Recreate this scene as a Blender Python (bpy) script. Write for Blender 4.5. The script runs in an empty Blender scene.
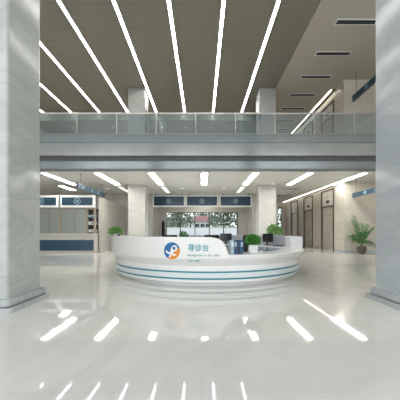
import bpy, bmesh, math, random
from math import sin, cos, pi, radians as R
from mathutils import Vector, Matrix
random.seed(7)
S = bpy.context.scene
COL = S.collection

# ------------------------------------------------------------------ helpers
def tag(o, label=None, cat=None, group=None, kind=None):
    if label: o['label'] = label
    if cat: o['category'] = cat
    if group: o['group'] = group
    if kind: o['kind'] = kind
    return o

def thing(name, label, cat, loc=(0, 0, 0), rz=0, group=None):
    o = bpy.data.objects.new(name, None); COL.objects.link(o)
    o.empty_display_size = 0.1
    o.location = loc; o.rotation_euler = (0, 0, rz)
    return tag(o, label, cat, group)

def finish(name, bm, mat, parent=None, smooth=False):
    bmesh.ops.recalc_face_normals(bm, faces=bm.faces[:])
    me = bpy.data.meshes.new(name); bm.to_mesh(me); bm.free()
    mats = mat if isinstance(mat, (list, tuple)) else [mat]
    for m in mats: me.materials.append(m)
    if smooth:
        for p in me.polygons: p.use_smooth = True
    o = bpy.data.objects.new(name, me); COL.objects.link(o)
    if parent is not None: o.parent = parent
    return o

def struct(name, bm, mat):
    return tag(finish(name, bm, mat), kind='structure')

def box(bm, x0, x1, y0, y1, z0, z1, bev=0.0, mi=0):
    t = bmesh.new()
    bmesh.ops.create_cube(t, size=1)
    bmesh.ops.transform(t, matrix=Matrix.Translation(((x0+x1)/2, (y0+y1)/2, (z0+z1)/2)) @ Matrix.Diagonal((abs(x1-x0), abs(y1-y0), abs(z1-z0), 1)), verts=t.verts)
    if bev > 0:
        bmesh.ops.bevel(t, geom=t.edges[:], offset=bev, segments=2, affect='EDGES', profile=0.6)
    merge(bm, t, mi)

def merge(bm, t, mi=0, M=None):
    vs = {}
    for v in t.verts: vs[v] = bm.verts.new(M @ v.co if M else v.co)
    for f in t.faces:
        try:
            g = bm.faces.new([vs[v] for v in f.verts]); g.material_index = mi
        except ValueError: pass
    t.free()

def lathe(bm, prof, cx=0, cy=0, n=24, z=0):
    rings = []
    for r, h in prof:
        rings.append([bm.verts.new((cx+r*cos(2*pi*i/n), cy+r*sin(2*pi*i/n), z+h)) for i in range(n)])
    for a, b in zip(rings, rings[1:]):
        for i in range(n):
            bm.faces.new([a[i], a[(i+1) % n], b[(i+1) % n], b[i]])
    bm.faces.new(rings[0][::-1]); bm.faces.new(rings[-1])

def tube(bm, pts, r, n=8, r2=None):
    pts = [Vector(p) for p in pts]; rings = []
    for k, p in enumerate(pts):
        d = (pts[min(k+1, len(pts)-1)] - pts[max(k-1, 0)]).normalized()
        u = d.cross(Vector((0, 0, 1)));
        if u.length < 1e-3: u = d.cross(Vector((0, 1, 0)))
        u.normalize(); w = d.cross(u)
        rr = r if r2 is None else r + (r2-r)*k/(len(pts)-1)
        rings.append([bm.verts.new(p + rr*(cos(2*pi*i/n)*u + sin(2*pi*i/n)*w)) for i in range(n)])
    for a, b in zip(rings, rings[1:]):
        for i in range(n): bm.faces.new([a[i], a[(i+1) % n], b[(i+1) % n], b[i]])
    bm.faces.new(rings[0][::-1]); bm.faces.new(rings[-1])

def dup(root, loc=None, rz=None, label=None, group=None):
    r = root.copy(); COL.objects.link(r)
    if loc is not None: r.location = loc
    if rz is not None: r.rotation_euler = (0, 0, rz)
    if label: r['label'] = label
    if group: r['group'] = group
    for ch in list(root.children):
        c = ch.copy(); COL.objects.link(c); c.parent = r
        for g in list(ch.children):
            d = g.copy(); COL.objects.link(d); d.parent = c
    return r

# ------------------------------------------------------------------ materials
def base_mat(name, col, rough=0.5, metal=0.0, spec=0.5, emis=None, es=0, coat=0):
    m = bpy.data.materials.new(name); m.use_nodes = True
    b = m.node_tree.nodes['Principled BSDF']
    b.inputs['Base Color'].default_value = (*col, 1)
    b.inputs['Roughness'].default_value = rough
    b.inputs['Metallic'].default_value = metal
    b.inputs['Specular IOR Level'].default_value = spec
    b.inputs['Coat Weight'].default_value = coat
    if emis:
        b.inputs['Emission Color'].default_value = (*emis, 1)
        b.inputs['Emission Strength'].default_value = es
    return m

def mottled(name, col, rough=0.5, metal=0.0, amt=0.12, scale=8, spec=0.5, emis=None, es=0):
    """procedural: a plain surface with faint noise variation"""
    m = base_mat(name, col, rough, metal, spec, emis, es)
    nt = m.node_tree; N = nt.nodes; L = nt.links
    g = N.new('ShaderNodeNewGeometry'); n = N.new('ShaderNodeTexNoise'); n.inputs['Scale'].default_value = scale
    n.inputs['Detail'].default_value = 3
    L.new(g.outputs['Position'], n.inputs['Vector'])
    r = N.new('ShaderNodeValToRGB')
    r.color_ramp.elements[0].position = 0.3; r.color_ramp.elements[1].position = 0.7
    r.color_ramp.elements[0].color = (*[c*(1-amt) for c in col], 1)
    r.color_ramp.elements[1].color = (*[min(1, c*(1+amt)) for c in col], 1)
    L.new(n.outputs['Fac'], r.inputs['Fac']); L.new(r.outputs['Color'], N['Principled BSDF'].inputs['Base Color'])
    return m

def marble(name, col, vein, rough=0.12, tw=1.6, th=0.8, joint=0.004, jcol=None, floor=False, vs=0.6, vamt=0.5, spec=0.5):
    m = base_mat(name, col, rough, 0, spec)
    nt = m.node_tree; N = nt.nodes; L = nt.links
    g = N.new('ShaderNodeNewGeometry'); sp = N.new('ShaderNodeSeparateXYZ'); L.new(g.outputs['Position'], sp.inputs[0])
    cb = N.new('ShaderNodeCombineXYZ')
    if floor:
        L.new(sp.outputs[0], cb.inputs[0]); L.new(sp.outputs[1], cb.inputs[1])
    else:
        a = N.new('ShaderNodeMath'); a.operation = 'ADD'; L.new(sp.outputs[0], a.inputs[0]); L.new(sp.outputs[1], a.inputs[1])
        L.new(a.outputs[0], cb.inputs[0]); L.new(sp.outputs[2], cb.inputs[1])
    # veins
    mp = N.new('ShaderNodeMapping'); L.new(g.outputs['Position'], mp.inputs[0])
    mp.inputs['Rotation'].default_value = (0.3, 0.5, 0.5); mp.inputs['Scale'].default_value = (1, 1, 2.6)
    n = N.new('ShaderNodeTexNoise'); n.inputs['Scale'].default_value = vs; n.inputs['Detail'].default_value = 7
    n.inputs['Distortion'].default_value = 1.6; L.new(mp.outputs[0], n.inputs['Vector'])
    r = N.new('ShaderNodeValToRGB'); e = r.color_ramp.elements
    e[0].position = 0.40; e[0].color = (0, 0, 0, 1); e[1].position = 0.62; e[1].color = (0, 0, 0, 1)
    x = e.new(0.5); x.color = (1, 1, 1, 1)
    L.new(n.outputs['Fac'], r.inputs['Fac'])
    mu = N.new('ShaderNodeMath'); mu.operation = 'MULTIPLY'; mu.inputs[1].default_value = vamt
    L.new(r.outputs['Color'], mu.inputs[0])
    mx = N.new('ShaderNodeMix'); mx.data_type = 'RGBA'
    mx.inputs[6].default_value = (*col, 1); mx.inputs[7].default_value = (*vein, 1); L.new(mu.outputs[0], mx.inputs[0])
    br = N.new('ShaderNodeTexBrick'); br.offset = 0.0
    br.inputs['Scale'].default_value = 1; br.inputs['Brick Width'].default_value = tw; br.inputs['Row Height'].default_value = th
    br.inputs['Mortar Size'].default_value = joint
    br.inputs['Color1'].default_value = (1, 1, 1, 1); br.inputs['Color2'].default_value = (.955, .955, .95, 1)
    jc = jcol or [0.6]*3; br.inputs['Mortar'].default_value = (*jc, 1)
    L.new(cb.outputs[0], br.inputs['Vector'])
    m2 = N.new('ShaderNodeMix'); m2.data_type = 'RGBA'; m2.blend_type = 'MULTIPLY'; m2.inputs[0].default_value = 1
    L.new(mx.outputs[2], m2.inputs[6]); L.new(br.outputs['Color'], m2.inputs[7])
    L.new(m2.outputs[2], N['Principled BSDF'].inputs['Base Color'])
    return m

def grooved(name, col, dark, period, rough=0.5, axis=0, width=0.12, metal=0.0):
    """panel ceiling with narrow dark joints along one world axis"""
    m = base_mat(name, col, rough, metal)
    nt = m.node_tree; N = nt.nodes; L = nt.links
    g = N.new('ShaderNodeNewGeometry'); sp = N.new('ShaderNodeSeparateXYZ'); L.new(g.outputs['Position'], sp.inputs[0])
    d = N.new('ShaderNodeMath'); d.operation = 'DIVIDE'; d.inputs[1].default_value = period; L.new(sp.outputs[axis], d.inputs[0])
    f = N.new('ShaderNodeMath'); f.operation = 'FRACT'; L.new(d.outputs[0], f.inputs[0])
    c = N.new('ShaderNodeMath'); c.operation = 'LESS_THAN'; c.inputs[1].default_value = width; L.new(f.outputs[0], c.inputs[0])
    mx = N.new('ShaderNodeMix'); mx.data_type = 'RGBA'
    mx.inputs[6].default_value = (*col, 1); mx.inputs[7].default_value = (*dark, 1); L.new(c.outputs[0], mx.inputs[0])
    L.new(mx.outputs[2], N['Principled BSDF'].inputs['Base Color'])
    return m

def brushed(name, col, rough=0.3, metal=0.9):
    m = base_mat(name, col, rough, metal)
    nt = m.node_tree; N = nt.nodes; L = nt.links
    g = N.new('ShaderNodeNewGeometry'); mp = N.new('ShaderNodeMapping'); mp.inputs['Scale'].default_value = (60, 60, 1.2)
    L.new(g.outputs['Position'], mp.inputs[0]); n = N.new('ShaderNodeTexNoise'); n.inputs['Scale'].default_value = 1
    L.new(mp.outputs[0], n.inputs['Vector'])
    r = N.new('ShaderNodeMapRange'); r.inputs[3].default_value = rough*0.7; r.inputs[4].default_value = rough*1.4
    L.new(n.outputs['Fac'], r.inputs[0]); L.new(r.outputs[0], N['Principled BSDF'].inputs['Roughness'])
    return m

def glass(name, tint=(0.93, 0.96, 0.97), refl=0.08, rough=0.0):
    """thin architectural glass: mostly transparent with a fresnel mirror share"""
    m = bpy.data.materials.new(name); m.use_nodes = True; nt = m.node_tree; N = nt.nodes; L = nt.links
    N.clear(); o = N.new('ShaderNodeOutputMaterial')
    t = N.new('ShaderNodeBsdfTransparent'); t.inputs[0].default_value = (*tint, 1)
    gl = N.new('ShaderNodeBsdfGlossy'); gl.inputs['Roughness'].default_value = rough; gl.inputs[0].default_value = (.9, .95, 1, 1)
    fr = N.new('ShaderNodeLayerWeight'); fr.inputs[0].default_value = 0.3
    ad = N.new('ShaderNodeMath'); ad.operation = 'MULTIPLY_ADD'; ad.inputs[1].default_value = 0.5; ad.inputs[2].default_value = refl
    L.new(fr.outputs['Fresnel'], ad.inputs[0])
    mx = N.new('ShaderNodeMixShader'); L.new(ad.outputs[0], mx.inputs[0]); L.new(t.outputs[0], mx.inputs[1]); L.new(gl.outputs[0], mx.inputs[2])
    L.new(mx.outputs[0], o.inputs[0]); return m

M = {}
M['floor'] = marble('floor marble', (.74, .735, .70), (.64, .63, .59), rough=0.045, spec=.65, tw=1.0, th=1.0, joint=0.003, jcol=(.86, .86, .86), floor=True, vs=0.5, vamt=.5)
M['pillar'] = marble('pale grey marble', (.50, .53, .51), (.37, .40, .40), rough=0.13, tw=6, th=1.15, joint=0.004, jcol=(.86,)*3, vs=0.7, vamt=.5)
M['pillar_blue'] = marble('pale blue grey marble', (.47, .51, .535), (.36, .40, .43), rough=0.13, tw=6, th=1.15, joint=0.004, jcol=(.86,)*3, vs=0.7, vamt=.4)
M['plinth'] = marble('grey veined plinth marble', (.50, .53, .53), (.36, .40, .42), rough=0.12, tw=6, th=5, joint=0.0, vs=1.2, vamt=.7)
M['wall_grey'] = marble('grey beige marble', (.54, .52, .47), (.45, .43, .38), rough=0.22, tw=1.4, th=0.95, joint=0.006, jcol=(.8,)*3, vs=0.8)
M['wall_beige'] = marble('warm beige marble', (.64, .595, .51), (.54, .49, .41), rough=0.3, tw=1.6, th=0.85, joint=0.006, jcol=(.84,)*3, vs=0.8)
M['column'] = marble('light column marble', (.53, .52, .48), (.45, .44, .40), rough=0.2, tw=5, th=1.0, joint=0.006, jcol=(.84,)*3)
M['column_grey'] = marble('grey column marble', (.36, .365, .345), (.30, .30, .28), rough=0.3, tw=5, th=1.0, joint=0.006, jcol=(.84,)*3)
M['ceil_up'] = grooved('brown grey metal ceiling', (.225, .205, .165), (.165, .15, .125), 0.42, rough=0.55, axis=1, width=0.06)
M['ceil_aisle'] = mottled('tan plaster ceiling', (.46, .425, .355), .7, amt=.03)
M['ceil_low'] = mottled('lower plaster ceiling', (.72, .71, .67), .5, amt=.02, scale=2)
M['fascia'] = mottled('blue grey fascia panel', (.27, .315, .335), .16, 0.35, amt=.07, scale=1.2)
M['fascia_light'] = mottled('pale grey fascia panel', (.36, .385, .385), .14, 0.3, amt=.08, scale=1.0)
M['perf'] = grooved('dark slotted metal', (.13, .13, .13), (.06, .06, .065), 0.12, rough=0.4, axis=0, width=0.5)
M['line'] = mottled('dark joint metal', (.17, .18, .19), .4, .5)
M['steel'] = brushed('brushed steel', (.62, .60, .56), .28)
M['glass'] = glass('clear glass', (.90, .945, .955), .07)
M['rail_glass'] = glass('railing glass', (.74, .82, .86), .26)
M['win_glass'] = glass('window glass', (.95, .96, .96), .0)
M['light'] = mottled('white light diffuser', (.9, .9, .88), .4, emis=(1, .985, .95), es=12.0, amt=.01)
M['light_dim'] = mottled('dimmed light diffuser', (.8, .78, .73), .4, emis=(1, .97, .9), es=.6, amt=.01)
M['light_soft'] = mottled('soft downlight diffuser', (.8, .78, .73), .4, emis=(1, .96, .88), es=.7, amt=.01)
M['light_warm'] = mottled('warm cove diffuser', (.9, .85, .75), .4, emis=(1, .92, .80), es=3.2, amt=.01)
M['white'] = mottled('white gloss lacquer', (.84, .84, .825), .18, amt=.015)
M['white_matt'] = mottled('white laminate', (.74, .75, .76), .35, amt=.02)
M['teal'] = mottled('teal stripe', (.015, .23, .30), .3, amt=.05)
M['pale_blue'] = mottled('pale blue band', (.74, .79, .80), .3, amt=.02)
M['logo_blue'] = mottled('emblem blue', (.012, .15, .40), .35, amt=.2, scale=6)
M['logo_orange'] = mottled('emblem orange', (.78, .27, .02), .35, amt=.08)
M['logo_white'] = mottled('emblem white', (.85, .85, .85), .35, amt=.01)
M['letter'] = mottled('pale teal lettering', (.05, .33, .40), .4, amt=.02)
M['letter_grey'] = mottled('grey lettering', (.20, .33, .36), .4, amt=.02)
M['navy'] = mottled('navy panel', (.014, .055, .10), .3, amt=.08, scale=3)
M['navy_sign'] = mottled('navy sign face', (.016, .055, .095), .3, amt=.06, scale=3)
M['sign_mark'] = mottled('pale sign print', (.30, .42, .50), .4, amt=.02)
M['black'] = mottled('black plastic', (.012, .012, .014), .35, amt=.1)
M['fabric'] = mottled('black chair fabric', (.018, .018, .02), .9, amt=.25, scale=60)
M['screen'] = mottled('dark screen', (.012, .014, .018), .12, amt=.1)
M['grey_fabric'] = mottled('grey partition fabric', (.40, .41, .46), .8, amt=.1, scale=40)
M['blue_glass'] = mottled('blue grey worktop', (.30, .40, .47), .12, amt=.06)
M['bronze'] = brushed('dark bronze frame', (.12, .09, .065), .35, .7)
M['door_metal'] = brushed('bronze steel lift door', (.66, .61, .53), .25, .4)
M['transom'] = marble('pale transom panel', (.78, .75, .69), (.60, .57, .52), rough=.3, tw=.5, th=.35, joint=.01)
M['brown_post'] = mottled('taupe post', (.30, .26, .21), .4, amt=.05)
M['leaf'] = mottled('fresh green leaf', (.07, .26, .035), .5, amt=.45, scale=14)
M['leaf_dark'] = mottled('deep green leaf', (.06, .20, .05), .45, amt=.4, scale=12)
M['leaf_light'] = mottled('bright green leaf', (.16, .36, .08), .5, amt=.4, scale=14)
M['stem'] = mottled('green stem', (.12, .2, .06), .6)
M['soil'] = mottled('soil', (.05, .035, .025), .95, amt=.4, scale=60)
M['pot_dark'] = mottled('dark glazed pot', (.10, .085, .075), .3, amt=.2)
M['roof'] = mottled('red roof tiles', (.16, .04, .028), .7, amt=.15, scale=3)
M['house'] = mottled('pale render', (.30, .29, .27), .8, amt=.05)
M['outwall'] = mottled('white painted wall', (.62, .62, .61), .8, amt=.03)
M['paving'] = mottled('outdoor paving', (.50, .50, .48), .9, amt=.08, scale=1)
M['tree'] = mottled('tree foliage', (.03, .07, .018), .8, amt=.4, scale=1)
M['trunk'] = mottled('tree bark', (.12, .09, .06), .9, amt=.3)
M['car'] = mottled('dark car paint', (.05, .055, .07), .3)
M['mullion'] = mottled('black mullion', (.02, .02, .022), .4, amt=.1)
M['binder_blue'] = mottled('blue binder board', (.01, .065, .14), .4, amt=.15)
M['binder_dark'] = mottled('dark blue binder board', (.006, .025, .06), .4, amt=.15)
M['binder_pale'] = mottled('pale blue binder board', (.35, .48, .56), .4, amt=.1)
M['paper'] = mottled('paper', (.8, .8, .78), .7, amt=.02)
M['purple'] = mottled('dark purple plastic', (.08, .05, .16), .4)
M['shelfwood'] = mottled('dark brown shelf', (.10, .075, .055), .5, amt=.2)
M['slot'] = mottled('black slot', (.012, .012, .012), .6)

# ------------------------------------------------------------------ setting constants
EYE = 1.2; F = 267.0
ZC = 10.2; ZL = 4.15; Z2 = 5.77; YB = 12.7
def px(x, Y): return (x-202)/F*Y
def pz(y, Y): return EYE-(y-232)/F*Y

bm = bmesh.new(); box(bm, -14, 13, -5, 23.15, -.2, 0); box(bm, -14, 13, 23.15, 27, -.2, 0); struct('floor', bm, M['floor'])
bm = bmesh.new(); box(bm, -14, 13, YB+.3, 27, ZL+.15, Z2); struct('floor_upper', bm, M['floor'])
bm = bmesh.new(); box(bm, -14, 13, YB+.3, 27, ZL, ZL+.15); struct('ceiling_lower', bm, M['ceil_low'])
bm = bmesh.new(); box(bm, -14, 4.6, -5, 20.2, ZC, ZC+.3); struct('ceiling', bm, M['ceil_up'])
bm = bmesh.new(); box(bm, 4.6, 13, -5, 27, ZC-.1, ZC+.3); struct('ceiling_aisle', bm, M['ceil_aisle'])
bm = bmesh.new(); box(bm, -14, 4.6, 20.2, 27, 9.67, ZC+.3); struct('ceiling_recess', bm, M['ceil_low'])
# side walls
bm = bmesh.new(); box(bm, -14.3, -14, -5, 27, 0, ZC+.3); struct('wall_left', bm, M['wall_grey'])
bm = bmesh.new(); box(bm, 13, 13.3, -5, 15.9, 0, ZC+.3); struct('wall_right', bm, M['wall_beige'])
# lift wall (runs back along the right aisle) with openings for the lifts, both storeys
LY = [17.65, 20.85, 24.0]; LW = .875
bm = bmesh.new()
def lift_wall(z0, z1, zl, ys):
    e = [15.6] + sum([[c-LW, c+LW] for c in ys], []) + [26.5]
    for a, b in zip(e[0::2], e[1::2]): box(bm, 8.3, 8.6, a, b, z0, zl)
    box(bm, 8.3, 8.6, 15.6, 26.5, zl, z1)
lift_wall(0, ZL, 3.98, LY); lift_wall(Z2, ZC-.1, 9.55, LY[:2])
box(bm, 8.6, 13, 15.6, 15.9, 0, ZL); box(bm, 8.6, 13, 15.6, 15.9, Z2, ZC-.1)
box(bm, 9.3, 9.5, 15.9, 26.5, 0, ZL); box(bm, 9.3, 9.5, 15.9, 26.5, Z2, ZC-.1)
struct('wall_lift', bm, M['wall_beige'])
# back walls, ground floor
bm = bmesh.new(); box(bm, -14, -4.05, 21, 21.3, 0, ZL); box(bm, -4.05, -3.85, 21.0, 23.3, 0, ZL)
box(bm, -3.85, -3.1, 23, 23.3, 0, ZL); box(bm, -3.1, 3.1, 23, 23.3, 2.9, ZL); box(bm, 3.1, 3.94, 23, 23.3, 0, ZL)
box(bm, 3.94, 4.14, 21.0, 23.3, 0, ZL); box(bm, 4.14, 5.72, 21, 21.3, 0, ZL); box(bm, 5.72, 5.92, 21, 26.5, 0, ZL)
struct('wall_back', bm, M['wall_grey'])
bm = bmesh.new(); box(bm, 5.92, 7.2, 26.5, 26.8, 0, ZL); box(bm, 7.2, 7.95, 26.5, 26.8, 3.7, ZL); box(bm, 7.95, 9.5, 26.5, 26.8, 0, ZL)
struct('wall_passage', bm, M['wall_beige'])
bm = bmesh.new(); box(bm, -14, 13, 26.5, 26.8, Z2, ZC); box(bm, -14, -3.5, 24.5, 24.7, Z2, 9.66)
struct('wall_upper', bm, M['wall_grey'])
# skirting
bm = bmesh.new(); box(bm, -6.1, -4.06, 20.96, 21, 0, .12); box(bm, 8.26, 8.3, 15.6, LY[0]-LW-.06, 0, .12); box(bm, 8.26, 13, 15.56, 15.6, 0, .12)
box(bm, 8.26, 8.3, LY[0]+LW+.06, LY[1]-LW-.06, 0, .12); box(bm, 8.26, 8.3, LY[1]+LW+.06, LY[2]-LW-.06, 0, .12)
struct('baseboard_back', bm, M['plinth'])
# bulkhead edge of the strip-lit ceiling
bm = bmesh.new(); box(bm, -14, 4.6, 20.12, 20.2, 9.6, ZC); struct('trim_1', bm, M['ceil_aisle'])
# dark shadow-gap line beside the coves
bm = bmesh.new(); box(bm, 8.16, 8.3, 16.6, 26.5, ZC-.16, ZC-.1); box(bm, 8.16, 8.3, 15.75, 26.5, ZL-.05, ZL); struct('trim_2', bm, M['bronze'])

# gallery front (edge beam of the upper floor)
g = thing('gallery_front', 'long horizontal grey gallery fascia with dark slotted band crossing the hall below the glass railing', 'balcony', (0, YB, 0))
def gbox(name, z0, z1, y0, y1, mat):
    b = bmesh.new(); box(b, -13.98, 12.98, y0, y1, z0, z1); return finish(name, b, mat, g)
gbox('upper_panel', 5.45, 5.83, 0, .30, M['fascia'])
gbox('middle_panel', 4.83, 5.42, -.02, .30, M['fascia_light'])
gbox('slotted_band', 4.56, 4.83, .10, .30, M['perf'])
gbox('lower_panel', 4.21, 4.56, -.02, .30, M['fascia'])
gbox('joint_strip', 5.42, 5.45, .03, .30, M['line'])
gbox('joint_strip', 5.83, 5.86, -.01, .30, M['line'])
gbox('joint_strip', 4.15, 4.21, 0, .30, M['line'])

# glass railing
t = thing('glass_railing', 'clear glass railing with slim steel handrail along the upper gallery', 'railing', (0, YB+.12, 5.86))
x = -13.6; k = 0
while x < 12.6:
    b = bmesh.new(); box(b, x+.02, x+1.88, -.008, .008, .06, 1.0); finish('glass_panel', b, M['rail_glass'], t)
    b = bmesh.new(); box(b, x-.018, x+.018, -.025, .025, 0, 1.01, .004); finish('post', b, M['steel'], t)
    x += 1.9
b = bmesh.new(); box(b, -13.9, 12.9, -.03, .03, 1.01, 1.06, .01); finish('handrail', b, M['steel'], t)
b = bmesh.new(); box(b, -13.9, 12.9, -.02, .02, 0, .055); finish('base_channel', b, M['steel'], t)

# ------------------------------------------------------------------ pillars
def rrect(bm, x0, x1, y0, y1, z0, z1, r, n=8):
    pts = []
    for cx, cy, a0 in ((x1-r, y1-r, 0), (x0+r, y1-r, 90), (x0+r, y0+r, 180), (x1-r, y0+r, 270)):
        for i in range(n+1):
            a = R(a0+90*i/n); pts.append((cx+r*cos(a), cy+r*sin(a)))
    lo = [bm.verts.new((a, b, z0)) for a, b in pts]; hi = [bm.verts.new((a, b, z1)) for a, b in pts]
    m = len(pts)
    for i in range(m): bm.faces.new([lo[i], lo[(i+1) % m], hi[(i+1) % m], hi[i]])
    bm.faces.new(lo[::-1]); bm.faces.new(hi)

def big_pillar(x0, x1, y0, y1, label, r, mat):
    cx, cy = (x0+x1)/2, (y0+y1)/2
    t = thing('marble_pillar', label, 'pillar', (cx, cy, 0))
    hx, hy = (x1-x0)/2, (y1-y0)/2
    b = bmesh.new(); rrect(b, -hx, hx, -hy, hy, .19, ZC, r); finish('shaft', b, mat, t)
    b = bmesh.new(); rrect(b, -hx-.06, hx+.06, -hy-.06, hy+.06, .09, .19, r+.02)
    finish('upper_plinth', b, M['plinth'], t)
    b = bmesh.new(); rrect(b, -hx-.075, hx+.075, -hy-.075, hy+.075, .075, .09, r+.02); finish('groove', b, M['line'], t)
    b = bmesh.new(); rrect(b, -hx-.12, hx+.12, -hy-.11, hy+.11, 0, .075, r+.02); finish('lower_plinth', b, M['plinth'], t)
big_pillar(-4.0, -2.93, 4.02, 4.86, 'tall pale green-grey marble pillar in the near left foreground', .05, M['pillar'])
big_pillar(3.14, 4.2, 4.12, 4.86, 'tall pale blue-grey marble pillar in the near right foreground', .05, M['pillar_blue'])
def mid_column(cx, label, z0, z1):
    t = thing('square_column', label, 'column', (cx, 16.7+.5, z0))
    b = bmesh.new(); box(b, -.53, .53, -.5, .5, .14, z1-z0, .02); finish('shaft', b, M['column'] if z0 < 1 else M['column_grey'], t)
    b = bmesh.new(); box(b, -.56, .56, -.53, .53, 0, .14, .01); finish('plinth', b, M['plinth'], t)
mid_column(-4.1, 'square pale marble column on the ground floor left of the navy overhead signs', 0, ZL)
mid_column(4.1, 'square pale marble column on the ground floor right of the navy overhead signs', 0, ZL)
mid_column(-4.1, 'square column on the upper gallery behind the railing, left one', Z2, ZC)
mid_column(4.1, 'square column on the upper gallery behind the railing, right one', Z2, ZC)

# ------------------------------------------------------------------ ceiling lights
def strip(name, x, y0, y1, z, w, label, group, mat, dz=.05):
    t = thing(name, label, 'ceiling light', (x, (y0+y1)/2, z), 0, group)
    h = (y1-y0)/2
    b = bmesh.new(); box(b, -w/2, w/2, -h, h, -dz, -dz+.02); finish('diffuser', b, mat, t)
    b = bmesh.new()
    for s in (-1, 1):
        box(b, s*w/2-.012, s*w/2+.012, -h, h, -dz-.005, 0); box(b, -w/2, w/2, s*h-.012, s*h+.012, -dz-.005, 0)
    finish('housing', b, M['white_matt'], t); return t
ordn = ['first', 'second', 'third', 'fourth', 'fifth', 'sixth', 'seventh', 'eighth']
for i, x in enumerate([-11.9, -9.8, -7.68, -5.55, -3.42, -1.29, .84, 2.97]):
    strip('strip_light', x, 5.6, 20.0, ZC, .15, 'long slim white strip light in the high brown ceiling, %s from the left' % ordn[i], 'strip lights in the high ceiling', M['light'])
for i, x in enumerate([-7.8, -5.16, -2.5, .12, 2.64, 5.34, 8.02]):
    strip('panel_light', x, 13.15, 16.4, ZL, .34, 'bright white panel light in the low ceiling under the gallery, %s from the left' % ordn[i], 'panel lights under the gallery', M['light'])
dim = [(-7.8, 'furthest left'), (-5.3, 'left of the left column'), (-2.5, 'above the left navy sign'), (2.64, 'above the right navy sign')]
for x, w in dim:
    strip('panel_light', x, 17.1, 19.7, ZL, .30, 'dim panel light in the second row of the low ceiling, '+w, 'dim panel lights deeper under the gallery', M['light_dim'])
def downlight(x, y, z, label, group, mat=M['light_soft']):
    t = thing('downlight', label, 'downlight', (x, y, z), 0, group)
    b = bmesh.new(); lathe(b, [(.11, -.03), (.15, -.03), (.15, 0), (.11, 0)], n=20); finish('trim_ring', b, M['white_matt'], t)
    b = bmesh.new(); lathe(b, [(.105, -.031), (.105, -.018)], n=20); finish('lamp', b, mat, t)
for x, w in ((-9.2, 'above the left service counter'), (-6.4, 'above the end of the left service counter'), (-1.35, 'above the middle of the sign row, left one'), (1.48, 'above the middle of the sign row, right one'), (4.3, 'above the right ground-floor column')):
    downlight(x, 18.0 if abs(x-4.3) > .1 else 16.2, ZL, 'small round downlight in the low ceiling '+w, 'downlights in the low ceiling', M['light_soft'])
for i, p in enumerate([74, 113, 162, 186, 210, 236]):
    downlight(px(p, 21.6), 21.6, 9.67, 'tiny round downlight deep on the upper floor seen through the railing, %s from the left' % ordn[i], 'downlights of the upper floor')
def cove(x, y0, y1, z, label):
    t = thing('cove_light', label, 'cove light', (x, (y0+y1)/2, z)); h = (y1-y0)/2
    b = bmesh.new(); box(b, -.05, .05, -h, h, -.035, -.015); finish('diffuser', b, M['light_warm'], t)
    b = bmesh.new(); box(b, -.075, .075, -h, h, -.015, 0); finish('housing', b, M['white_matt'], t)
cove(8.08, 16.7, 26.3, ZC-.1, 'warm glowing cove line along the upper lift wall')
cove(8.05, 16.6, 26.3, ZL, 'warm glowing cove line along the ground-floor lift wall')
def vent(x0, x1, y, z, label, group):
    t = thing('slot_diffuser', label, 'air vent', ((x0+x1)/2, y, z), 0, group); h = (x1-x0)/2
    b = bmesh.new(); box(b, -h-.05, h+.05, -.17, .17, -.02, 0, .004); finish('frame', b, M['white_matt'], t)
    b = bmesh.new(); box(b, -h, h, -.10, .10, -.03, -.02); finish('slot', b, M['slot'], t)
    b = bmesh.new(); box(b, -h, h, -.008, .008, -.04, -.03); finish('blade', b, M['line'], t)
for i, y in enumerate([11.3, 13.3, 15.3, 17.3, 19.2, 21.3, 23.1]):
    vent(5.7, 7.35, y, ZC-.1, 'black linear air slot in the upper tan ceiling, %s from the near end' % ordn[i], 'air slots in the upper tan ceiling')
vent(5.35, 6.5, 18.1, ZL, 'black linear air slot in the low ceiling right of the column, nearer one', 'air slots in the low ceiling')
vent(6.0, 7.2, 21.5, ZL, 'black linear air slot in the low ceiling right of the column, farther one', 'air slots in the low ceiling')

# ------------------------------------------------------------------ lifts
def make_lift(label, y, z):
    # local: x = 0 is wall face, door looks towards -x
    t = thing('elevator', label, 'elevator', (8.3, y, z), 0)
    H = 3.78 if z > 1 else 3.98
    b = bmesh.new()
    for s in (-1, 1): box(b, -.05, .30, s*LW-(.07 if s > 0 else 0), s*LW+(.07 if s < 0 else 0), 0, H)
    box(b, -.05, .30, -LW+.07, LW-.07, H-.08, H); finish('frame', b, M['bronze'], t)
    w = LW-.07
    for a, c in ((-w, -.006), (.006, w)):
        b = bmesh.new(); box(b, .04, .09, a, c, .02, 2.84, .004); finish('door_panel', b, M['door_metal'], t)
    b = bmesh.new(); box(b, .0, .24, -w, w, 2.84, 2.93); finish('lintel', b, M['bronze'], t)
    b = bmesh.new(); box(b, .01, .24, -w, w, 2.93, H-.08); tr = finish('transom', b, M['transom'], t)
    b = bmesh.new(); box(b, -.005, .01, -.18, .18, 3.12, 3.28, .004); finish('floor_display', b, M['screen'], tr)
    b = bmesh.new(); box(b, -.02, .28, -w, w, 0, .02); finish('threshold', b, M['steel'], t)
    b = bmesh.new(); box(b, -.02, 0, -LW-.42, -LW-.30, 1.0, 1.28, .004); finish('call_panel', b, M['steel'], t)
    return t
l0 = make_lift('bronze-framed lift nearest the potted palm on the ground floor', LY[0], 0)
dup(l0, (8.3, LY[1], 0), label='bronze-framed lift in the middle of the three on the ground floor')
dup(l0, (8.3, LY[2], 0), label='bronze-framed lift farthest down the right ground-floor aisle')
l1 = make_lift('nearer bronze-framed lift on the upper floor above the gallery', LY[0], Z2)
dup(l1, (8.3, LY[1], Z2), label='farther bronze-framed lift on the upper floor, partly behind the railing')

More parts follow.
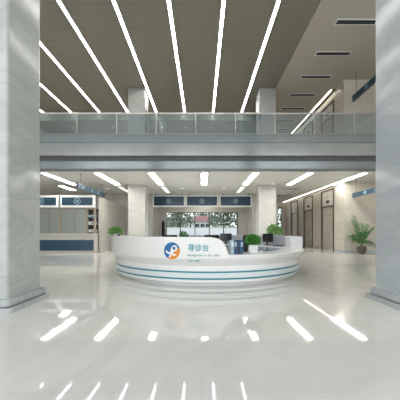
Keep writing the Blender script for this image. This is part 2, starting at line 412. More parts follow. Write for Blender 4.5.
strip('panel_light', 0, 21.6, 22.6, ZL, .5, 'added fill panel in the rear entrance recess, unseen above the navy signs', None, M['light'])  # made-up fill light, added to brighten the dim entrance recess
strip('panel_light', -8.9, 16.8, 18.6, 3.2 + .95, .34, 'added fill panel over the office behind the left service counter', None, M['light'])  # invented fixture, put in to lift the light behind the service windows
# ------------------------------------------------------------------ hanging direction signs
def text_mesh(body, size, extrude=.004, align='CENTER'):
    cu = bpy.data.curves.new('txt', 'FONT'); cu.body = body; cu.size = size; cu.extrude = extrude; cu.offset = .018
    cu.align_x = align; cu.align_y = 'CENTER'; cu.resolution_u = 4
    o = bpy.data.objects.new('txt', cu); COL.objects.link(o)
    bpy.context.view_layer.update()
    me = bpy.data.meshes.new_from_object(o.evaluated_get(bpy.context.evaluated_depsgraph_get()))
    bpy.data.objects.remove(o); bpy.data.curves.remove(cu); return me

def hang_sign(x, y0, y1, z0, z1, zc, label, face):
    t = thing('hanging_sign', label, 'sign', (x, (y0+y1)/2, z0)); h = (y1-y0)/2; H = z1-z0
    b = bmesh.new(); box(b, -.05, .05, -h, h, 0, H, .008); bd = finish('board', b, M['navy_sign'], t)
    b = bmesh.new(); box(b, -.055, .055, -h, h, -.012, .012); box(b, -.055, .055, -h, h, H-.012, H+.012); finish('edge_strip', b, M['line'], bd)
    for s in (-.78, .85):
        b = bmesh.new(); tube(b, [(0, s*h, H), (0, s*h, zc-z0-.02)], .014); box(b, -.05, .05, s*h-.05, s*h+.05, zc-z0-.02, zc-z0); finish('rod', b, M['line'], t)
    # small pale pictogram and arrow on the face
    xf = face*.052
    def fb(a, c, d, e): box(b, min(xf, xf+face*.006), max(xf, xf+face*.006), a, c, d, e)
    for yc in (-.72*h, -.1*h, .35*h):
        b = bmesh.new(); fb(yc-.03, yc+.03, H*.2, H*.8); fb(yc+.05, yc+.10, H*.2, H*.42); fb(yc+.05, yc+.10, H*.55, H*.8); fb(yc+.14, yc+.19, H*.25, H*.75)
        finish('pictogram', b, M['sign_mark'], bd)
hang_sign(-6.15, 13.15, 16.75, 3.37, 3.62, ZL, 'dark navy directional sign hanging from the low ceiling above the left service counter', 1)
hang_sign(8.78, 11.6, 15.5, 3.20, 3.44, ZL, 'dark navy directional sign hanging above the potted palm on the ground floor', -1)
hang_sign(8.6, 11.0, 15.2, 8.62, 8.93, ZC-.1, 'navy directional sign hanging high on the upper floor near the right pillar', -1)

# ------------------------------------------------------------------ overhead light-box signs
def box_sign(x, y, z0, z1, w, label, group):
    t = thing('overhead_sign', label, 'sign', (x, y, z0), 0, group); H = z1-z0; h = w/2
    b = bmesh.new(); box(b, -h, h, -.08, .08, 0, H, .01); finish('frame', b, M['white'], t)
    b = bmesh.new(); box(b, -h+.10, h-.10, -.095, -.08, .12, H-.12); fc = finish('face', b, M['navy_sign'], t)
    r = .19; b = bmesh.new()
    n = 28
    for i in range(n):
        a0, a1 = 2*pi*i/n, 2*pi*(i+1)/n
        vs = [b.verts.new((rr*cos(a), -.097, H/2+rr*sin(a))) for rr, a in ((r, a0), (r, a1), (r*.78, a1), (r*.78, a0))]; b.faces.new(vs)
    box(b, -.03, .03, -.099, -.095, H/2-.09, H/2+.09); box(b, -.09, .09, -.099, -.095, H/2-.03, H/2+.03)
    finish('round_emblem', b, M['sign_mark'], fc)
    if z1 > 3.9:
        for s in (-.8, .8):
            b = bmesh.new(); box(b, s*h-.05, s*h+.05, -.04, .04, H, ZL-z0); finish('bracket', b, M['line'], t)
    return t
for i, (c, w) in enumerate(((169, 'left'), (202, 'middle'), (235.5, 'right'))):
    o = box_sign(px(c, 20.8), 20.8, pz(207.2, 20.8), pz(195.2, 20.8), 2.53, 'navy light-box sign with white frame over the rear glass entrance, %s one of three' % w, 'navy signs over the rear entrance')
sgl = box_sign(px(77.5, 15.0), 15.05, 2.58, 3.26, 1.92, 'navy light-box sign above the service counter window beside the hanging sign', 'navy signs over the left service counter')
dup(sgl, (px(41.5, 15.05), 15.05, 2.58), label='navy light-box sign above the service counter, just right of the near left pillar')

# ------------------------------------------------------------------ left service counter
t = thing('service_counter', 'long beige service counter with navy front panel and glazed windows on the left', 'counter', (-9.2, 15.2, 0))
def sc(name, x0, x1, y0, y1, z0, z1, mat, par=t, bev=0):
    b = bmesh.new(); box(b, x0+9.2, x1+9.2, y0, y1, z0, z1, bev); return finish(name, b, mat, par)
XL, XR = -13.2, -6.1
sc('plinth', XL, XR, .03, .5, 0, .14, M['wall_grey']); sc('front_panel', XL, XR-.06, 0, .45, .14, .75, M['navy'])
sc('upper_front', XL, XR, -.03, .45, .75, 1.04, M['wall_grey']); sc('counter_top', XL, XR, -.12, .6, 1.04, 1.12, M['wall_grey'], bev=.01)
sc('end_pilaster', XR-.06, XR, -.02, .45, .14, .75, M['wall_grey'])
for xa in (px(60.5, 15.2), px(87, 15.2), px(24, 15.2), XR+.0):
    sc('post', xa-.07, xa+.03, 0, .12, 1.12, 2.58, M['brown_post'])
for a, c in ((62, 85.6), (25.5, 58.8)):
    f = sc('glazing', px(a, 15.2), px(c, 15.2), .04, .06, 1.12, 2.56, M['glass'])
    xm = px((a+c)/2 if a > 50 else 48.5, 15.2); sc('glazing_bar', xm-.012, xm+.012, .03, .07, 1.12, 2.56, M['brown_post'], f)
sc('head_rail', XL, XR, .02, .14, 2.5, 2.58, M['brown_post'])
sc('side_wall', XR-.02, XR+.1, .6, 5.75, 0, 3.24, M['wall_grey'])
# back office shelf with papers behind the glass
t = thing('document_shelf', 'dark open shelf behind the end of the left service counter', 'shelf', (-6.55, 16.1, 0))
b = bmesh.new(); box(b, -.42, .36, .25, .28, 0, 2.6); finish('back_panel', b, M['shelfwood'], t)
for s in (-.42, .33):
    b = bmesh.new(); box(b, s, s+.03, -.05, .25, 0, 2.6); finish('side_panel', b, M['shelfwood'], t)
for z in (.1, .6, 1.15, 1.6, 2.05, 2.57):
    b = bmesh.new(); box(b, -.39, .33, -.05, .25, z, z+.03); finish('shelf_board', b, M['shelfwood'], t)
for q, (z, h, d, lb) in enumerate(((1.18, .17, 'paper', 'white box file on the third shelf behind the service window'), (1.63, .2, 'paper', 'white box file on the fourth shelf behind the service window'), (2.08, .14, 'binder_pale', 'pale blue box file on the top shelf behind the service window'))):
    tb = thing('box_file', lb, 'box', (-6.58, 16.17, z+.001))
    b = bmesh.new(); box(b, -.27, .27, -.15, .1, 0, h, .008); finish('case', b, M[d], tb)
    b = bmesh.new(); box(b, -.05, .05, -.158, -.15, h*.35, h*.6); finish('label_plate', b, M['navy'], tb)

# ------------------------------------------------------------------ rear glazing and outside
def window(name, xs, y, z0, z1, bars=(), r=.03):
    b = bmesh.new()
    for xx in xs: box(b, xx-r, xx+r, y-.05, y+.05, z0, z1)
    for zz in bars: box(b, xs[0], xs[-1], y-.03, y+.03, zz-r, zz+r)
    w = struct(name, b, M['mullion'])
    b = bmesh.new(); box(b, xs[0], xs[-1], y-.006, y+.006, z0, z1); finish('pane', b, M['win_glass'], w)
    return w
window('window_1', [px(p, 23.1) for p in (166.2, 180.3, 195, 209.3, 223.5, 237.5)], 23.12, 0, 2.9, (.03, 2.88), .035)
window('window_2', [7.2, 7.575, 7.95], 26.6, 0, 3.7, (.03, 1.2, 2.4, 3.67))
bm = bmesh.new(); box(bm, -80, 80, 27.2, 160, -.3, -.05); box(bm, -3.8, 3.9, 23.3, 27.2, -.3, -.02); struct('ground', bm, M['paving'])
t = thing('garden_wall', 'low white wall outside the rear glass entrance', 'wall', (0, 40, -.05))
b = bmesh.new(); box(b, -14, 16, -.15, .15, 0, 1.9); finish('wall_body', b, M['outwall'], t)
b = bmesh.new(); box(b, -14, 16, -.2, .2, 1.9, 1.98); finish('coping', b, M['house'], t)
def house(x, y, w, h, rh, label, mat):
    t = thing('house', label, 'house', (x, y, -.05))
    b = bmesh.new(); box(b, -w/2, w/2, 0, 7, 0, h); finish('walls', b, M['house'], t)
    b = bmesh.new(); e = .5
    P = [(-w/2-e, -e, h), (w/2+e, -e, h), (w/2+e, 7+e, h), (-w/2-e, 7+e, h), (-w/2+.8, 3.5, h+rh), (w/2-.8, 3.5, h+rh)]
    v = [b.verts.new(p) for p in P]
    for f in ((0, 1, 5, 4), (1, 2, 5), (2, 3, 4, 5), (3, 0, 4), (3, 2, 1, 0)): b.faces.new([v[i] for i in f])
    finish('roof', b, mat, t)
    for k in range(3):
        xx = -w/2+w*(k+.5)/3
        b = bmesh.new(); box(b, xx-.5, xx+.5, -.04, 0, h-2.2, h-.8); wn = finish('window', b, M['screen'], t)
        b = bmesh.new(); box(b, xx-.6, xx+.6, -.12, 0, h-.78, h-.7); finish('lintel', b, M['outwall'], wn)
house(px(202.5, 70), 70, 4.2, 4.2, 1.5, 'small red-roofed house seen through the rear glass', M['roof'])
house(px(172, 85), 85, 7, 5.2, 1.2, 'pale low building left of the red-roofed house', M['house'])
def tree(x, y, h, r, label, n=700):
    t = thing('tree', label, 'tree', (x, y, -.05), 0, 'trees outside the rear glass')
    b = bmesh.new(); tube(b, [(0, 0, 0), (.1, 0, h*.35), (0, .1, h*.6)], r*.1, 8, r*.05); finish('trunk', b, M['trunk'], t)
    b = bmesh.new(); foliage(b, (0, 0, h*.66), (r, r, h*.36), n, r*.22); finish('crown', b, M['tree'], t)
def foliage(b, c, rad, n, ls, up=.3, wdt=.45):
    for _ in range(n):
        d = Vector((random.gauss(0, 1), random.gauss(0, 1), random.gauss(0, 1))).normalized()*(random.random()**.4)
        p = Vector(c)+Vector((d.x*rad[0], d.y*rad[1], d.z*rad[2]))
        a = Vector((d.x+random.uniform(-.6, .6), d.y+random.uniform(-.6, .6), d.z+up+random.uniform(-.6, .6))).normalized()
        s = a.cross(Vector((random.uniform(-1, 1), random.uniform(-1, 1), random.uniform(-1, 1))))
        if s.length < .05: continue
        s.normalize(); nn = a.cross(s); l = ls*random.uniform(.7, 1.3); w = l*wdt
        q = [p, p+a*l*.45+s*w*.5, p+a*l*.5+nn*l*.06, p+a*l*.45-s*w*.5, p+a*l-nn*l*.1]
        v = [b.verts.new(z) for z in q]
        b.faces.new([v[0], v[1], v[2]]); b.faces.new([v[0], v[2], v[3]]); b.faces.new([v[1], v[4], v[2]]); b.faces.new([v[2], v[4], v[3]])
for p, y, h, r, lb in ((174, 60, 5.6, 2.2, 'green tree left of the red-roofed house'), (188, 64, 5.0, 1.5, 'green tree just left of the red roof'),
        (213, 62, 5.2, 1.4, 'green tree just right of the red roof'), (230, 50, 5.6, 2.4, 'large green tree at the right end of the rear glass'),
        (181, 90, 8.5, 3.5, 'distant tree behind the pale low building'), (197, 95, 8.5, 3.6, 'distant tree behind the red-roofed house, left one'), (208, 95, 8.2, 3.4, 'distant tree behind the red-roofed house, right one'), (221, 88, 8.5, 3.5, 'distant tree behind the right parked car'),
        (281, 46, 7.0, 2.0, 'green tree outside the passage window')):
    tree(px(p, y), y, h, r, lb)
def car(x, y, label):
    t = thing('parked_car', label, 'car', (x, y, -.05), 0, 'cars parked outside the rear glass')
    b = bmesh.new()
    pr = [(-2.1, .35), (-2.1, .8), (-1.3, .95), (-.8, 1.42), (.7, 1.42), (1.3, .98), (2.1, .85), (2.1, .35)]
    lo = [b.verts.new((a, -.8, z)) for a, z in pr]; hi = [b.verts.new((a, .8, z)) for a, z in pr]; n = len(pr)
    for i in range(n): b.faces.new([lo[i], lo[(i+1) % n], hi[(i+1) % n], hi[i]])
    b.faces.new(lo[::-1]); b.faces.new(hi); finish('body', b, M['car'], t)
    for sx in (-1.3, 1.3):
        for sy in (-.75, .75):
            b = bmesh.new(); tube(b, [(sx, sy-.1, .33), (sx, sy+.1, .33)], .33, 16); finish('wheel', b, M['black'], t)
car(px(192, 52), 52, 'dark car parked behind the low white wall, left of centre'); car(px(221, 54), 54, 'dark car parked behind the low white wall, right of centre')

t = thing('information_totem', 'tall narrow black standing panel left of the rear glass', 'sign', (px(163.3, 22.4), 22.4, 0))
b = bmesh.new(); box(b, -.13, .13, -.05, .05, .05, 2.12, .01); pn = finish('panel', b, M['black'], t)
b = bmesh.new(); box(b, -.10, .10, -.056, -.05, .9, 2.0); finish('screen', b, M['screen'], pn)
b = bmesh.new(); box(b, -.2, .2, -.2, .2, 0, .05, .01); finish('base', b, M['black'], t)

# ------------------------------------------------------------------ reception desk (round)
DX, DY = .16, 8.75
desk = thing('reception_desk', 'large round white reception desk with two teal stripes and a round blue and orange emblem', 'desk', (DX, DY, 0))
def dp(r, phi, z):      # phi 0 faces the camera, positive to the right
    a = R(phi); return (r*sin(a), -r*cos(a), z)
def sweep(name, prof, p0, p1, mat, par=desk, step=1.5, smooth=True, zt=None):
    b = bmesh.new(); n = max(2, int(abs(p1-p0)/step)); rings = []
    for i in range(n+1):
        ph = p0+(p1-p0)*i/n
        pr = zt(ph) if zt else prof
        rings.append([b.verts.new(dp(r, ph, z)) for r, z in pr])
    m = len(rings[0])
    for a, c in zip(rings, rings[1:]):
        for j in range(m): b.faces.new([a[j], c[j], c[(j+1) % m], a[(j+1) % m]])
    b.faces.new(rings[0]); b.faces.new(rings[-1][::-1])
    o = finish(name, b, mat, par)
    if smooth:
        for p in o.data.polygons: p.use_smooth = True
        o.data.set_sharp_from_angle(angle=R(28))
    return o
RO, RB = 2.957, 2.82
P0, P1 = -112, 208
# base body with soft step out to the upper band
sweep('toe_kick', [(2.74, 0), (2.74, .05), (2.5, .05), (2.5, 0)], P0, P1, M['white_matt'])
sweep('base', [(RB-.03, .05), (RB, .07), (RB, .44), (2.45, .44), (2.45, .05)], P0, P1, M['white'])
sweep('front_band', [(RB, .44), (RB+.02, .47), (RO-.05, .56), (RO-.01, .60), (RO, .63), (RO, .655), (2.45, .655), (2.45, .44)], P0, P1, M['white'])
sweep('pale_band', [(RB, .172), (RB+.006, .172), (RB+.006, .288), (RB, .288)], P0+2, P1-2, M['pale_blue'], smooth=False)
sweep('stripe', [(RB, .288), (RB+.014, .288), (RB+.014, .322), (RB, .322)], P0+2, P1-2, M['teal'], smooth=False)
sweep('stripe', [(RB, .138), (RB+.014, .138), (RB+.014, .172), (RB, .172)], P0+2, P1-2, M['teal'], smooth=False)
# worktops
sweep('worktop', [(RO+.015, .655), (RO+.02, .665), (RO+.02, .69), (RO+.012, .70), (2.35, .70), (2.35, .655)], 8.2, P1, M['white'])
sweep('worktop', [(RO-.15, .655), (RO-.15, .70), (2.35, .70), (2.35, .655)], P0, 8.2, M['white'])
sweep('inner_worktop', [(2.35, .63), (2.35, .675), (1.85, .675), (1.85, .63)], P0+8, P1-6, M['blue_glass'])
for ph in (-100, -70, -40, -10, 20, 50, 80, 110, 140, 170, 200):
    b = bmesh.new(); c = Vector(dp(1.95, ph, 0)); tube(b, [c, c+Vector((0, 0, .63))], .025, 10); finish('support_leg', b, M['steel'], desk)
# high front panel, top dips in an ess curve on its right end
def ztop(ph):
    K = [(-200, 1.09), (-3, 1.09), (0, 1.087), (2, 1.078), (3.6, 1.058), (5, 1.02), (6.1, .965), (6.9, .89), (7.5, .80), (8.2, .70)]
    for (a, za), (b_, zb) in zip(K, K[1:]):
        if a <= ph <= b_: return za+(zb-za)*(ph-a)/(b_-a)
    return .70
def psec(ph):
    z = ztop(ph); return [(RO+.004, .64), (RO+.004, z-.008), (RO-.008, z), (RO-.14, z), (RO-.15, z-.008), (RO-.15, .64)]
sweep('high_panel', None, P0, 8.2, M['white'], step=.4, zt=psec)
# left rim cap (wider ledge), carries the small plant
sweep('rim_shelf', [(RO-.15, 1.05), (RO-.15, 1.09), (RO-.36, 1.09), (RO-.36, 1.05)], P0, -60, M['white'])
# rear partition of grey fabric panels and the white end block
ph = 92.5
while ph < P1-8:
    o = sweep('partition_panel', [(2.86, .70), (2.86, 1.055), (2.83, 1.055), (2.83, .70)], ph, ph+9.6, M['grey_fabric'], step=1.2, smooth=False)
    sweep('panel_cap', [(2.87, 1.055), (2.87, 1.07), (2.82, 1.07), (2.82, 1.055)], ph, ph+9.6, M['white_matt'], par=o, step=1.2, smooth=False)
    ph += 10
sweep('end_block', [(2.95, .70), (2.95, 1.04), (2.93, 1.06), (2.62, 1.06), (2.60, 1.04), (2.60, .70)], 76, 92, M['white_matt'])

# emblem and lettering bent onto the curved panel
def on_panel(px_, z, off):      # signed arc distance -> curved surface
    ph = math.degrees(px_/RO); return dp(RO+.004+off, ph, z)
def phx(p):                    # image column -> arc position on panel
    for _ in range(1): pass
    best = min((abs(202+F*(DX+RO*sin(a/2000))/(DY-RO*cos(a/2000))-p), a) for a in range(-1200, 800))
    return best[1]/2000*RO
def decal(name, polys, mat, off, par):
    b = bmesh.new()
    for poly in polys:
        vs = [b.verts.new(on_panel(x, z, off)) for x, z in poly]; ws = [b.verts.new(on_panel(x, z, 0)) for x, z in poly]
        n = len(vs)
        b.faces.new(vs)
        for i in range(n): b.faces.new([vs[i], vs[(i+1) % n], ws[(i+1) % n], ws[i]])
    bmesh.ops.triangulate(b, faces=[f for f in b.faces if len(f.verts) > 4])
    return finish(name, b, mat, par)
ex, ez, er = phx(171.9), .785, .19
emb = decal('emblem', [[(ex+er*cos(2*pi*i/48), ez+er*sin(2*pi*i/48)) for i in range(48)]], M['logo_blue'], .004, desk)
emb['label'] = 'round blue and orange emblem with a white looping figure'
# orange crescent lower right
cr = [(ex+er*cos(R(a)), ez+er*sin(R(a))) for a in range(-118, 22, 6)] + [(ex+er*(-.12+.80*cos(R(a))), ez+er*(.12+.80*sin(R(a)))) for a in range(8, -102, -6)]
decal('orange_crescent', [cr], M['logo_orange'], .007, emb)
def stroke(pts, w):
    L_, R_ = [], []
    for i, (x, z) in enumerate(pts):
        a = Vector(pts[max(0, i-1)]); c = Vector(pts[min(len(pts)-1, i+1)]); d = (c-a).normalized(); n = Vector((-d.y, d.x))
        ww = w*(.35+.65*sin(pi*min(1, max(0, (i+.6)/(len(pts))))))
        L_.append((ex+er*(x+n.x*ww), ez+er*(z+n.y*ww))); R_.append((ex+er*(x-n.x*ww), ez+er*(z-n.y*ww)))
    return [[L_[i], L_[i+1], R_[i+1], R_[i]] for i in range(len(pts)-1)]
loop = [(.30+.27*cos(R(a)), .30+.27*sin(R(a))) for a in range(-150, 160, 14)]
tail = [(.05, .42), (.0, .2), (-.02, 0), (-.06, -.25), (-.16, -.5), (-.34, -.78)]
arm = [(-.72, .05), (-.62, -.14), (-.42, -.28), (-.15, -.24), (.12, -.1), (.38, .02), (.62, .12)]
foot = [(-.05, -.2), (.08, -.42), (.3, -.5), (.52, -.42)]
decal('white_figure', stroke(loop, .10)+stroke(tail, .13)+stroke(arm, .12)+stroke(foot, .12), M['logo_white'], .010, emb)
def lettering(body, x0p, x1p, yc, hgt, mat, name):
    me = text_mesh(body, 1, .0)
    xs = [v.co.x for v in me.vertices]; ys = [v.co.y for v in me.vertices]
    a, c = phx(x0p), phx(x1p); sx = (c-a)/(max(xs)-min(xs)); zc = pz(yc, 5.83); sz = hgt/(max(ys)-min(ys))
    b = bmesh.new(); b.from_mesh(me); bpy.data.meshes.remove(me)
    for v in b.verts:
        X = a+(v.co.x-min(xs))*sx; Z = zc+(v.co.y-(max(ys)+min(ys))/2)*sz
        v.co = on_panel(X, Z, .006)
    return finish(name, b, mat, desk)
lettering('导诊台', 188.3, 208.6, 247.6, .165, M['letter'], 'lettering')['label'] = 'three large pale teal Chinese characters'
for w_, a_, c_, h_, d_ in (('Navigation', 187.5, 202.3, .066, .25), ('to', 203.7, 206.2, .045, 0), ('the', 207.6, 212.2, .052, 0), ('table', 213.6, 219.5, .052, 0)):
    lettering(w_, a_, c_, 255.1+d_, h_, M['letter_grey'], 'lettering')
lettering('Tour', 187.5, 193, 260.3, .052, M['letter'], 'lettering'); lettering('desk', 194.4, 200, 260.3, .052, M['letter'], 'lettering')

# ------------------------------------------------------------------ things on and in the desk
def wp(r, phi, z=.70): p = dp(r, phi, z); return (p[0]+DX, p[1]+DY, z)
def make_monitor(label, loc, rz):
    t = thing('computer_monitor', label, 'monitor', loc, rz, 'monitors on the desk')
    b = bmesh.new(); box(b, -.24, .24, -.02, .015, .13, .44, .008); s = finish('display', b, M['black'], t)
    b = bmesh.new(); box(b, -.225, .225, -.024, -.02, .15, .425); finish('screen', b, M['screen'], s)
    b = bmesh.new(); box(b, -.03, .03, .015, .04, .012, .30, .004); finish('neck', b, M['black'], t)
    b = bmesh.new(); box(b, -.11, .11, -.06, .10, 0, .014, .004); finish('base', b, M['black'], t); return t
m0 = make_monitor('black monitor in front of the grey partition beside the keyboard', (2.44, 9.9, .702), R(125))
dup(m0, wp(2.6, 161), R(6), 'black monitor showing just right above the white high panel')
def make_keyboard(loc, rz):
    t = thing('keyboard', 'flat black keyboard beside the right monitor', 'keyboard', loc, rz)
    b = bmesh.new(); box(b, -.21, .21, -.07, .07, 0, .02, .004); k = finish('body', b, M['black'], t)
    b = bmesh.new()
    for i in range(12):
        for j in range(4): box(b, -.195+i*.033, -.168+i*.033, -.058+j*.03, -.034+j*.03, .02, .026)
    finish('keys', b, M['mullion'], k)
make_keyboard((2.72, 9.45, .701), R(25))

def make_binder(label, loc, rz, mat, mat2):
    t = thing('ring_binder', label, 'binder', loc, rz, 'binders standing on the desk')
    b = bmesh.new(); box(b, -.034, -.030, -.13, .13, 0, .32); box(b, .030, .034, -.13, .13, 0, .32); box(b, -.034, .034, -.134, -.13, 0, .32); finish('cover', b, mat, t)
    b = bmesh.new(); box(b, -.028, .028, -.12, .12, .006, .30); finish('pages', b, M['paper'], t)
    b = bmesh.new(); box(b, -.022, .022, -.137, -.134, .17, .27); finish('spine_label', b, mat2, t)
for i, (p, a, c, lb) in enumerate(((231.6, 'binder_pale', 'paper', 'pale blue ring binder next to the curved end of the white panel'),
        (234.7, 'binder_blue', 'binder_pale', 'blue ring binder second from the curved panel end'),
        (237.8, 'binder_dark', 'binder_blue', 'dark blue ring binder third from the curved panel end'),
        (240.9, 'binder_blue', 'binder_pale', 'blue ring binder nearest the green box plant'))):
    make_binder(lb, (px(p, 6.1), 6.12, .702), R(2), M[a], M[c])
# brochure stand left of box plant
# green box plant
t = thing('potted_plant', 'dense bright green plant in a square white pot on the desk front', 'plant', (px(253, 6.3), 6.32, .702))
b = bmesh.new(); box(b, -.10, .10, -.10, .10, 0, .20, .012); pt = finish('pot', b, M['white_matt'], t)
b = bmesh.new(); box(b, -.085, .085, -.085, .085, .20, .206); finish('soil', b, M['soil'], pt)
b = bmesh.new(); foliage(b, (0, 0, .295), (.15, .145, .11), 900, .06, wdt=.6); finish('foliage', b, M['leaf'], t)
b = bmesh.new()
for k in range(7): tube(b, [(0, 0, .2), (.05*cos(k), .05*sin(k), .33)], .005, 5)
finish('stems', b, M['stem'], t)
# left rim plant
t = thing('potted_plant', 'low spreading green plant on the left rim of the desk', 'plant', wp(RO-.12, -75, 1.091))
b = bmesh.new(); lathe(b, [(.05, 0), (.085, .05), (.08, .07)], n=20); pt = finish('bowl', b, M['white_matt'], t)
b = bmesh.new(); lathe(b, [(.074, .07), (.074, .073)], n=16); finish('soil', b, M['soil'], pt)
b = bmesh.new(); foliage(b, (-.02, 0, .14), (.20, .17, .075), 260, .08, wdt=.6); finish('foliage', b, M['leaf_light'], t)
b = bmesh.new()
for k in range(9): tube(b, [(0, 0, .07), (.05*cos(k*.7), .05*sin(k*.7), .14), (.15*cos(k*.7), .13*sin(k*.7), .2)], .005, 5)
finish('stems', b, M['stem'], t)
t = thing('desk_ornament', 'tiny dark purple object on the left rim of the desk', 'desk item', wp(RO-.1, -58, 1.091))
b = bmesh.new(); lathe(b, [(.035, 0), (.04, .02), (.03, .045), (.012, .055)], n=16); finish('body', b, M['purple'], t)
# small plant on rear worktop, seen over the panel
t = thing('potted_plant', 'small dark green plant peeking over the middle of the white panel', 'plant', (px(183.5, 11.2), 11.2, .702))
b = bmesh.new(); lathe(b, [(.06, 0), (.09, .14), (.085, .15)], n=20); pt = finish('pot', b, M['pot_dark'], t)
b = bmesh.new(); lathe(b, [(.08, .15), (.08, .153)], n=16); finish('soil', b, M['soil'], pt)
b = bmesh.new(); foliage(b, (0, 0, .33), (.17, .15, .17), 260, .09); finish('foliage', b, M['leaf_dark'], t)
b = bmesh.new()
for k in range(5): tube(b, [(0, 0, .15), (.06*cos(k*1.3), .06*sin(k*1.3), .33)], .005, 5)
finish('stems', b, M['stem'], t)

def make_chair(label, loc, rz):
    t = thing('office_chair', label, 'chair', loc, rz, 'black office chairs inside the desk')
    b = bmesh.new(); box(b, -.24, .24, -.23, .23, .44, .51, .03); finish('seat', b, M['fabric'], t)
    b = bmesh.new()
    t2 = bmesh.new(); box(t2, -.24, .24, -.03, .03, 0, .53, .025); merge(b, t2, 0, Matrix.Translation((0, .25, .58)) @ Matrix.Rotation(R(-7), 4, 'X')); finish('backrest', b, M['fabric'], t)
    b = bmesh.new(); tube(b, [(0, .1, .45), (0, .27, .47), (0, .29, .62)], .02); finish('back_bracket', b, M['black'], t)
    for s in (-1, 1):
        b = bmesh.new(); tube(b, [(s*.24, 0, .47), (s*.29, 0, .50), (s*.29, 0, .66)], .014); box(b, s*.29-.03, s*.29+.03, -.13, .13, .66, .69, .01); finish('armrest', b, M['black'], t)
    b = bmesh.new(); tube(b, [(0, 0, .10), (0, 0, .44)], .028, 12); finish('gas_lift', b, M['steel'], t)
    bs = bmesh.new()
    for k in range(5):
        a = 2*pi*k/5; tube(bs, [(0, 0, .12), (.28*cos(a), .28*sin(a), .075)], .024, 8, .016)
    bs = finish('star_base', bs, M['black'], t)
    for k in range(5):
        a = 2*pi*k/5; b = bmesh.new(); tube(b, [(.28*cos(a)-.02*sin(a), .28*sin(a)+.02*cos(a), .03), (.28*cos(a)+.02*sin(a), .28*sin(a)-.02*cos(a), .03)], .03, 12); finish('castor', b, M['black'], bs)
    return t
c0 = make_chair('black office chair seen edge-on just left of the green box plant', (1.02, 7.9, 0), R(-80))
dup(c0, (px(213, 9), 9.0, 0), R(170), 'black office chair top showing right of centre above the white panel')
dup(c0, (px(171, 9), 9.0, 0), R(180), 'black office chair top showing left of centre above the white panel')

# ------------------------------------------------------------------ floor plants
def frond(bs, bl, base, az, length, rise, droop, nl=11, lw=.03):
    pts = []
    for i in range(nl+1):
        s = i/nl
        pts.append(Vector((cos(az)*length*s*.75, sin(az)*length*s*.75, rise*s-droop*s*s))+base)
    tube(bs, pts, .008, 5, .003)
    side = Vector((-sin(az), cos(az), 0))
    for i in range(2, nl+1):
        s = i/nl; p = pts[i]; d = (pts[i]-pts[i-1]).normalized(); ll = .32*length*(1-.55*abs(s-.5)*1.4)
        for sg in (-1, 1):
            tip = p+(d*.6+side*sg*.8+Vector((0, 0, -.15-random.random()*.25))).normalized()*ll
            mid = (p+tip)/2+Vector((0, 0, .02)); w = d*lw
            v = [bl.verts.new(q) for q in (p, mid+w, tip, mid-w)]; bl.faces.new(v)
def palm(loc, label, h, nf, spread, leaf, pot, ph=.4, pr=.2):
    t = thing('potted_palm', label, 'plant', loc)
    b = bmesh.new(); lathe(b, [(pr*.55, 0), (pr*.75, ph*.1), (pr*1.1, ph*.55), (pr, ph*.93), (pr*1.08, ph), (pr*.9, ph), (pr*.88, ph*.94)], n=28); p_ = finish('pot', b, pot, t, True)
    b = bmesh.new(); lathe(b, [(pr*.87, ph*.9), (pr*.87, ph*.95)], n=20); finish('soil', b, M['soil'], p_)
    bs = bmesh.new(); bl = bmesh.new()
    for k in range(nf):
        az = 2*pi*k/nf*1.618+random.uniform(-.3, .3); u = k/nf
        L_ = spread*random.uniform(.85, 1.15)
        frond(bs, bl, Vector((random.uniform(-.04, .04), random.uniform(-.04, .04), ph*.9)), az, L_*(1-.25*u), (h-ph)*(.75+.75*u), (h-ph)*(.75-.38*u))
    finish('stalks', bs, M['stem'], t); finish('leaves', bl, leaf, t)
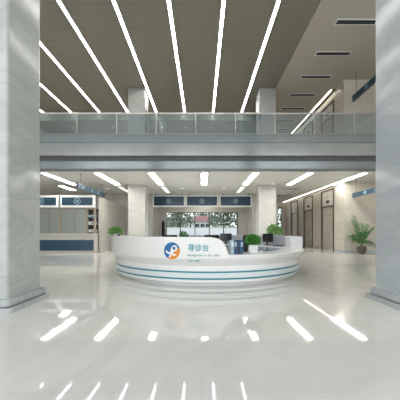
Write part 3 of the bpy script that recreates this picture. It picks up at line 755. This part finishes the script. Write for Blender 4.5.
palm((px(361, 14.8), 14.75, 0), 'tall leafy potted palm standing against the beige wall beside the right pillar', 1.98, 27, .88, M['leaf_dark'], M['pot_dark'], .42, .24)
t = thing('potted_plant', 'bushy green floor plant rising behind the grey desk partition', 'plant', (px(274.5, 12.6), 12.6, 0))
b = bmesh.new(); lathe(b, [(.13, 0), (.16, .03), (.2, .45), (.19, .48), (.17, .48), (.17, .44)], n=28); pt = finish('pot', b, M['pot_dark'], t, True)
b = bmesh.new(); lathe(b, [(.168, .43), (.168, .45)], n=20); finish('soil', b, M['soil'], pt)
b = bmesh.new()
for k in range(6): tube(b, [(0, 0, .44), (.05*cos(k), .05*sin(k), .9), (.16*cos(k), .16*sin(k), 1.3)], .012, 6, .005)
finish('stems', b, M['stem'], t)
b = bmesh.new(); foliage(b, (0, 0, 1.25), (.33, .3, .27), 420, .13, wdt=.5); finish('foliage', b, M['leaf_light'], t)

# ------------------------------------------------------------------ light
w = bpy.data.worlds.new('World'); S.world = w; w.use_nodes = True
nt = w.node_tree; bg = nt.nodes['Background']
tc = nt.nodes.new('ShaderNodeTexCoord'); sp = nt.nodes.new('ShaderNodeSeparateXYZ'); nt.links.new(tc.outputs['Generated'], sp.inputs[0])
rp = nt.nodes.new('ShaderNodeValToRGB'); rp.color_ramp.elements[0].position = .45; rp.color_ramp.elements[0].color = (.70, .72, .73, 1)
rp.color_ramp.elements[1].position = .8; rp.color_ramp.elements[1].color = (.72, .82, .95, 1)
nt.links.new(sp.outputs[2], rp.inputs[0]); nt.links.new(rp.outputs[0], bg.inputs[0]); bg.inputs[1].default_value = 1.65

# ------------------------------------------------------------------ camera
cd = bpy.data.cameras.new('camera'); cam = bpy.data.objects.new('camera', cd); COL.objects.link(cam)
cam.location = (0, 0, EYE); cam.rotation_euler = (pi/2, 0, 0)
cd.sensor_width = 36; cd.lens = F/400*36; cd.shift_x = -2/400; cd.shift_y = 32/400; cd.clip_end = 500
S.camera = cam
vs = S.view_settings
vs.view_transform = 'Standard'; vs.look = 'None'; vs.gamma = 1; vs.use_curve_mapping = False; vs.exposure = 0.92
